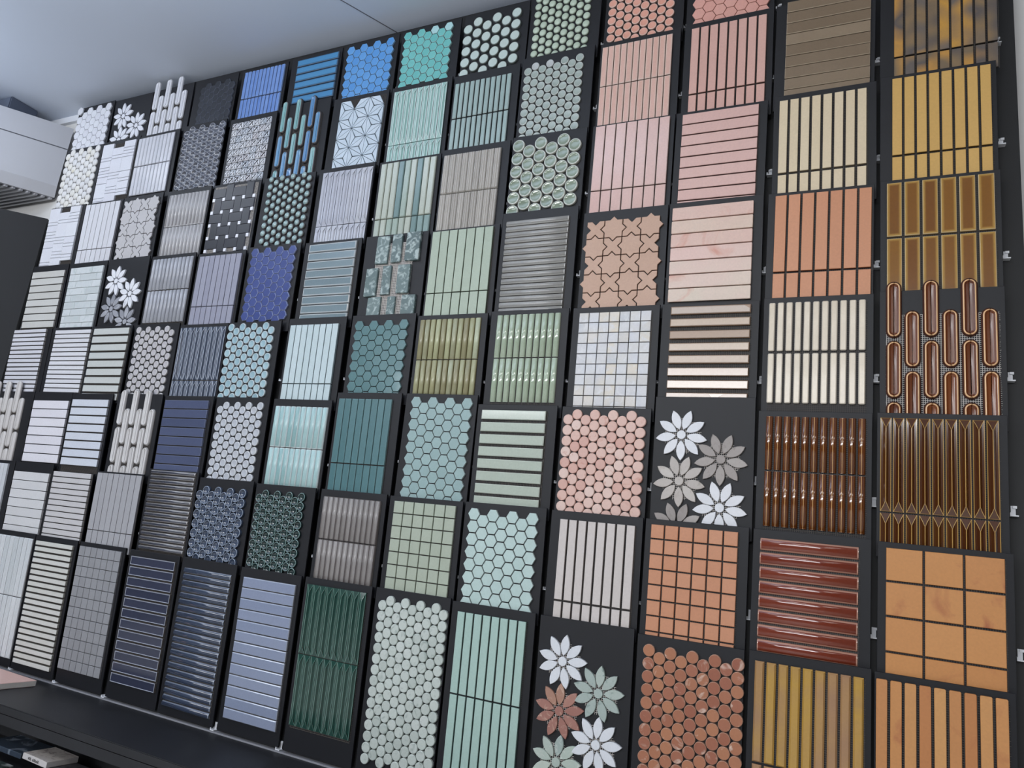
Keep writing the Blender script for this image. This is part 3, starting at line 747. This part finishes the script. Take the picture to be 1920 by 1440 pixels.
B(8, 2, bars, 'board of glossy celadon bars with wide netted gaps', n=7.5, gap=.2, col=['b1bfab', 'b7c5b1'], edge='ccd6c4', ew=.003, b=.0018, side='6b6c5c', **GL)
B(8, 1, hexes, 'pale mint hexagon mosaic board above the mint finger tiles', net=False, n=7, up=0, col=['acc9c2', 'b3cfc8'], rim='c9dcd6', b=.0007, gap=.07, rough=.4)
B(8, 0, fingers, 'mint green flat finger tile board in the bottom row', n=8, j=1.0, rows=2, gap=.13, col=['9cc0b2', 'a2c5b8'], side='5f7f74', rough=.45)
# eleventh column
B(9, 7, pennies, 'board of salmon pink pennies at the top picture edge', net=False, n=8, up=1, fill=.9, shape='glaze', col=['df9f88', 'e5a892'], rim='e3c3b2', side='a98676', rough=.25, coat=.3)
B(9, 6, fingers, 'blush pink slim finger tile board below the salmon pennies', net=False, n=11, j=.517, gap=.08, b=.0016, col=['dcaf9c', 'e0b6a5'], edge='ead0c0', ew=.004, side='8d6c5e', **SG)
B(9, 5, fingers, 'blush pink wide finger tile board above the star and cross board', net=False, n=7, j=.763, gap=.07, b=.0014, col=['dcb5a8', 'e0bcb0'], edge='e8cdc2', ew=.0025, side='8d6c62', rough=.15, coat=.5)
B(9, 4, star_cross, 'dusty pink-beige star and cross mosaic board', net=False, col=['c49f86', 'c8a48c'], side='7d5f50', rough=.5)
B(9, 3, squares, 'white mother of pearl square board below the pink-beige stars', n=7, rows=9, gap=.058, h=.004, col=['d4d5d7', 'dedbd4', 'd8dbe0', 'ddd2bd', 'ced0d3'], vein='e2e2e2', vs=36, spread=.5, rough=.42)
B(9, 2, pennies, 'board of pink marble pennies above the off-white finger tiles', net=False, n=9, up=1, fill=.97, col=['dbb9aa', 'd9b2a2', 'dfc4b6', 'cfa090', 'dbbaab'], vein='c48c78', vs=38, vt=.66, b=.0013, h=.007, rough=.45)
B(9, 1, fingers, 'off-white blush finger tile board left of the terracotta squares', n=8, j=.835, gap=.16, col=['d4c8bf', 'd9cec6'], side='8f8279', rough=.5)
s = Board(9, 0, 'bottom row board of white, green and rust stone flowers', net=False)
flowers(s, [(.0644, .0940, ('e4e8ec', 'dfe4e8'), None, .001, 84), (.1543, .1482, ('a7b8ac', '9db0a6', 'b7c4b6'), '7f958c', .001, 86), (.0648, .2012, ('a97a6a', '9b6a5c', 'b08a70'), 'c4a48e', .001, 88), (.1554, .2551, ('e0e5ea', 'e6eaee'), None, .001, 86), (.0657, .3092, ('b4c4b2', '98aca4', 'c0cab8'), 'd2d8cc', .001, 84), (.156, .362, ('a9785f', '9b6a5c'), 'c4a48e', .001, 86), (.065, .416, ('e0e5ea', 'e6eaee'), None, .001, 86)])
flower_net(s, [(.0644, .0940), (.1543, .1482), (.0648, .2012), (.1554, .2551), (.0657, .3092)])
# twelfth column
B(10, 7, hexes, 'rose pink hexagon mosaic board at the top picture edge', net=False, n=7, up=0, col=['dba090', 'e0a898'], gap=.035, rough=.4)
B(10, 6, fingers, 'rose pink finger tile board with netted gaps', n=8, j=.81, gap=.15, col=['d6a798', 'daad9e'], side='8d6a5e', rough=.45)
B(10, 5, bars, 'board of eight flat pale pink bars', n=8.1, gap=.08, col=['d9b0a4', 'ddb6aa'], side='8d6a60', rough=.45)
B(10, 4, bars, 'board of seven cream and pink marble bars with rusty stains', net=False, n=7, gap=.055, r=.0022, exact=True, col=['dac4ae', 'dcb8a8', 'd8c8b4', 'e0bdb0', 'd9c2ac'], vein='d0917a', vs=11, vt=.64, spread=.25, rough=.4)
B(10, 3, bars, 'board of mushroom brown bars with wide netted gaps', n=7.4, gap=.3, col=['c9b39c', 'a5876c', 'c4b4a4', 'bca48c'], discrete=True, edge='8b7058', ew=.004, b=.0016, spread=.2, rough=.2, coat=.4)
s = Board(10, 2, 'board of white and taupe stone flowers in the middle of the wall', net=False)
TA, TB = ('a89e94', '978d84', 'b3aaa0'), ('c4bbb0', 'b9afa4', 'cbc3b8')
flowers(s, [(.0653, .0902, ('eceef0', 'e6e9ec'), None, .001, 70), (.1564, .1430, TA, '8c8178', .001, 70), (.0648, .1967, TB, 'a89c90', .001, 70), (.1572, .2509, ('eceef0', 'e6e9ec'), None, .001, 70), (.0630, .3034, TA, '8c8178', .001, 70)])
flower_net(s, [(.0653, .0902), (.1564, .1430), (.0648, .1967), (.1572, .2509)])
B(10, 1, squares, 'terracotta square mosaic board of many small squares', n=6, rows=7, gap=.09, col=['c58862', 'ca8f6a'], rough=.5)
B(10, 0, pennies, 'bottom row board of rust red marble pennies with white veins', net=False, n=9, up=0, fill=.96, rows=15, col=['9c5f46', 'a2664a', 'b07652', '965840'], rim='b48c74', vein='dcc8b6', vs=26, vt=.64, b=.001, h=.007, rough=.45)
# thirteenth column
B(11, 6, bars, 'board of bronze brown bars at the top picture edge', net=False, n=8.4, gap=.05, col=['86745c', '7a6850', '917f66'], rim='a89880', b=.0014, spread=.3, rough=.35)
B(11, 5, fingers, 'cream finger tile board with wide netted gaps below the bronze bars', n=8, j=.8, gap=.2, col=['dcc8a4', 'e0cdab'], side='8f8368', rough=.45)
B(11, 4, fingers, 'terracotta orange finger tile board', n=7, j=.77, gap=.13, col=['cb8a60', 'd09067'], side='855038', rough=.45)
B(11, 3, fingers, 'ivory slim rounded finger tile board right of the mushroom brown bars', n=11, j=.47, gap=.24, b=.002, r=.003, col=['d2c4aa', 'd8cbb3'], edge='ddd3c0', ew=.002, side='544a40', **SG)
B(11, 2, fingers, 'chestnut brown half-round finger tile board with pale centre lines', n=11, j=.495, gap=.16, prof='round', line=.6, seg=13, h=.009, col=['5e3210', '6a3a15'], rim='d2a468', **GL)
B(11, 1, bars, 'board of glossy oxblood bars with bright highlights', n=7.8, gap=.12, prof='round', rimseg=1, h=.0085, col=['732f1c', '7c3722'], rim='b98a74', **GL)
B(11, 0, fingers, 'bottom row board of ochre and brown finger tiles with sloped edges', n=9, j=1.0, rows=2, gap=.17, b=.0032, col=['b08850', 'a07a58', 'b8903c', 'a88058', '96705a'], spread=.5, side='6d5038', rough=.3, coat=.25)
# column at the right end
B(12, 6, fingers, 'finger tile board mottled in grey, bronze and mustard at the top right', n=9, j=.84, gap=.16, col=['6a5e54', 'c8953c', '6e6258', '8d7450', '5f564f', 'c49040', '7a684e'], spread=.9, side='3f372e', rough=.4)
B(12, 5, fingers, 'mustard yellow finger tile board', n=8, j=.77, gap=.17, col=['d0a456', 'd4a95c'], side='6f5628', rough=.45)
B(12, 4, fingers, 'glossy amber honey finger tile board above the dished brown ovals', n=6, j=.51, gap=.13, b=.0012, col=['8a5a12', '7a4a0e', '916214'], edge='b48c40', ew=.0075, rim='d8c090', side='b49a6c', **GL)
B(12, 3, capsules, 'board of glossy chestnut dished ovals with gold rims', netmat=M_NETW, col=['6a3412', '7a4016', '5e2c0e'], rim='e2b27c', side='4a2412', edge='4a200c', ew=.007, rough=.25, coat=.15)
B(12, 2, fingers, 'treacle brown ridged finger tile board with forked gold lines', n=9, j=.77, gap=.11, prof='hip', rk=.06, h=.009, col=['4a250c', '54300f'], rim='b9924e', side='6a4c1c', edge='7a561c', ew=.0022, **GL)
B(12, 1, squares, 'board of large burnt orange squares three across', n=3, rows=3.55, gap=.055, col=['c98c4e', 'c4854a', 'cd9154'], vein='a9623a', vs=9, vt=.62, rough=.45)
B(12, 0, fingers, 'bottom row board of matte orange finger tiles with rounded corners at the right end', n=9, j=1.22, rows=2, gap=.17, r=.0025, col=['cc9254', 'b87442', 'd09a5c', 'c88a50'], vein='b06c40', vs=10, vt=.66, side='6b4a2c', rough=.45)

# ---------------------------------------------------------------- small white hooks between the columns, parts of the display panel
def hook_mesh():
    V, F = [], []
    for b in ((-.004, .004, -.0012, 0, 0, .019), (-.007, .007, -.014, 0, -.0022, 0), (-.007, -.004, -.014, -.001, 0, .005), (-.001, .006, -.004, 0, .014, .019)):
        k = len(V); V += boxv(*b); F += [tuple(k + i for i in f) for f in BF]
    return mesh('hook', V, F, [M_METAL])
HOOK = hook_mesh(); px, py, pz = PANEL.location
for (c, r), g in G.items():
    u, w_, zt = g[:3]
    if r < 1: continue
    nx = G.get((c + 1, r))
    x = (u + w_ + nx[0]) / 2 if nx else u + w_ + .010
    below = G.get((c, r - 1))
    z = zt - .19 if below else zt - .19
    link('hook', HOOK, PANEL, (x - px, .042 - py, Z0 + z - pz))

# ---------------------------------------------------------------- shelf under the boards
SZ = Z0 - .458
sh = box('display_shelf', -.29, 4.2, -.232, .042, SZ - .022, SZ, M_SHELF, None, .002)
tag(sh, 'long black shelf running under the lowest row of boards', 'shelf')
ap = box('apron', -.29, 4.2, -.230, .03, SZ - .050, SZ - .0235, M_SHELF, None); 
ap.parent = sh; ap.location = (0, -.005, -.0282 + .0)
struct(box('trim_4', -.29, 3.145, .026, .042, SZ, SZ + .004, plain('grey_rail', '85868c', .5)))
MB = hook_mesh()
for x in (.228, .470, .715, 1.19, 1.435, 1.90):
    link('hook', HOOK, PANEL, (x - px, .041 - py, SZ + .007 - pz))
# cabinet carcass under the shelf with a lower rack of stone samples
cb = box('sample_cabinet', -.29, 4.2, -.06, .04, 0, SZ - .05, plain('dark_carcass', '17181b', .6), None)
tag(cb, 'black cabinet front below the shelf', 'cabinet')
rk = box('sample_rack', -.25, 2.2, -.30, -.062, SZ - .166, SZ - .150, M_SHELF)
tag(rk, 'dark ledge below the shelf edge holding stone samples', 'rack')
def slab(name, label, cx, cy, z, w_, d_, h_, mat, rz=0, matside=None, cat='tile'):
    b = bmesh.new(); bmesh.ops.create_cube(b, size=1)
    for v in b.verts: v.co = (v.co.x * w_, v.co.y * d_, (v.co.z + .5) * h_)
    bmesh.ops.bevel(b, geom=b.edges[:], offset=.0012, segments=1, affect='EDGES')
    me = bpy.data.meshes.new(name); b.to_mesh(me); b.free(); me.materials.append(mat)
    if matside:
        me.materials.append(matside)
        for p in me.polygons:
            if abs(p.normal.z) < .5: p.material_index = 1
    o = link(name, me, None, (cx, cy, z), (0, 0, rz)); tag(o, label, cat); return o
slab('floor_tile_sample', 'pink tile with a cream edge lying on the shelf at the left picture edge', .27, -.125, SZ + .0003, .40, .20, .018, tile_mat('pink_glaze', ['d8b0a4'], .4), math.radians(-2), tile_mat('cream_body', ['cfc8bc'], .7))
ST = SZ - .1498
stone = slab('stone_sample', 'pale veined stone sample with a printed white edge under the shelf', .815, -.17, ST + .03, .115, .09, .016, tile_mat('pale_stone', ['b3a79f', 'c0b6ae'], .5, vein='8d7f78', vs=60, vt=.58), math.radians(-3), tile_mat('pale_stone_edge', ['cdc8c4'], .6))
slab('marble_sample', 'dark blue-grey polished marble sample left of the pale stone', .66, -.16, ST + .025, .17, .10, .014, tile_mat('blue_marble', ['2c3744', '35414e'], .2, vein='7c8894', vs=14, vt=.6))
slab('dark_sample', 'dark grey ribbed sample right of the pale stone', .915, -.185, ST + .012, .075, .10, .02, tile_mat('dark_rib', ['3a393c', '444346'], .6, vein='2a292b', vs=30))
slab('green_sample', 'dark green sample standing low at the left picture corner', .70, -.265, ST, .14, .05, .02, tile_mat('dark_green', ['26332c'], .4, vein='8d918c', vs=16, vt=.6))
tx = bpy.data.curves.new('edge_print', 'FONT'); tx.body = '400. 600x60'; tx.size = .0105; tx.extrude = .0001; tx.materials.append(plain('ink', '1b1b1d', .7))
tmp_o = bpy.data.objects.new('edge_print_curve', tx); tm = bpy.data.meshes.new_from_object(tmp_o); bpy.data.objects.remove(tmp_o)
txo = link('edge_print', tm); txo.parent = stone; txo.location = (-.030, -.0455, .004); txo.rotation_euler = (math.pi / 2, 0, 0)

# ---------------------------------------------------------------- air conditioner, side panel and ceiling box at the far left
M_AC = plain('air_conditioner_plastic', 'b9bac0', .4)
M_ACD = plain('air_conditioner_slot', '5a5c63', .6)
ac = bpy.data.objects.new('air_conditioner', None); COL.objects.link(ac); ac.location = (-.8, -.2, Z0 + 1.41)
tag(ac, 'pale grey air conditioner high on the left with a slatted underside', 'air conditioner')
PL = [(-.366, .062), (-.98, -.787), (-1.33, -.534), (-.90, .076)]          # plan outline, seen from above
def prism(name, plan, z0, z1, mat, inset=None):
    n = len(plan); q = inset or plan
    V = [(x + .8, y + .2, z0 - 1.41) for x, y in plan] + [(x + .8, y + .2, z1 - 1.41) for x, y in q]
    F = [(i, (i + 1) % n, n + (i + 1) % n, n + i) for i in range(n)] + [tuple(range(n, 2 * n)), tuple(reversed(range(n)))]
    return link(name, mesh(name, V, F, [mat]), ac)
def shift(d): # move the front edge back by d
    nx, ny = .81, -.586
    return [(PL[0][0] - nx * d, PL[0][1] - ny * d), (PL[1][0] - nx * d, PL[1][1] - ny * d), PL[2], PL[3]]
prism('casing', PL, 1.462, 1.64, M_AC); prism('groove', shift(.003), 1.64, 1.645, M_ACD); prism('top_cover', PL, 1.645, 1.75, M_AC, shift(.006))
prism('chin', shift(.016), 1.413, 1.462, M_AC, PL)
for i in range(13):
    t = i / 12; y = .066 - t * .27
    xr = -.366 - .586 / .81 * (.062 - y) - .03
    b = boxv(xr - .62, xr, y - .005, y + .005, 1.405, 1.414)
    link('slat', mesh('slat', [(x + .8, yy + .2, z - 1.41) for x, yy, z in b], BF, [M_AC if i % 1 == 0 else M_ACD]), ac)
prism('outlet', shift(.03), 1.4125, 1.416, M_ACD)
sp = link('side_display_panel', mesh('side_display_panel', boxv(-1.3, 0, 0, .04, 0, Z0 + 1.30), BF, [plain('navy_black_panel', '0f1116', .7, .2, 4)]), None, (-.352, .055, 0), (0, 0, math.atan2(.69, .727)))
tag(sp, 'tall plain black panel at the far left below the air conditioner', 'panel')
db = box('ceiling_box', -.70, -.56, -.12, .0, CEIL - .06, CEIL - .0005, plain('blue_grey_metal', '5c6475', .5), None, .004)
tag(db, 'small dark box fixed to the ceiling above the air conditioner', 'box')
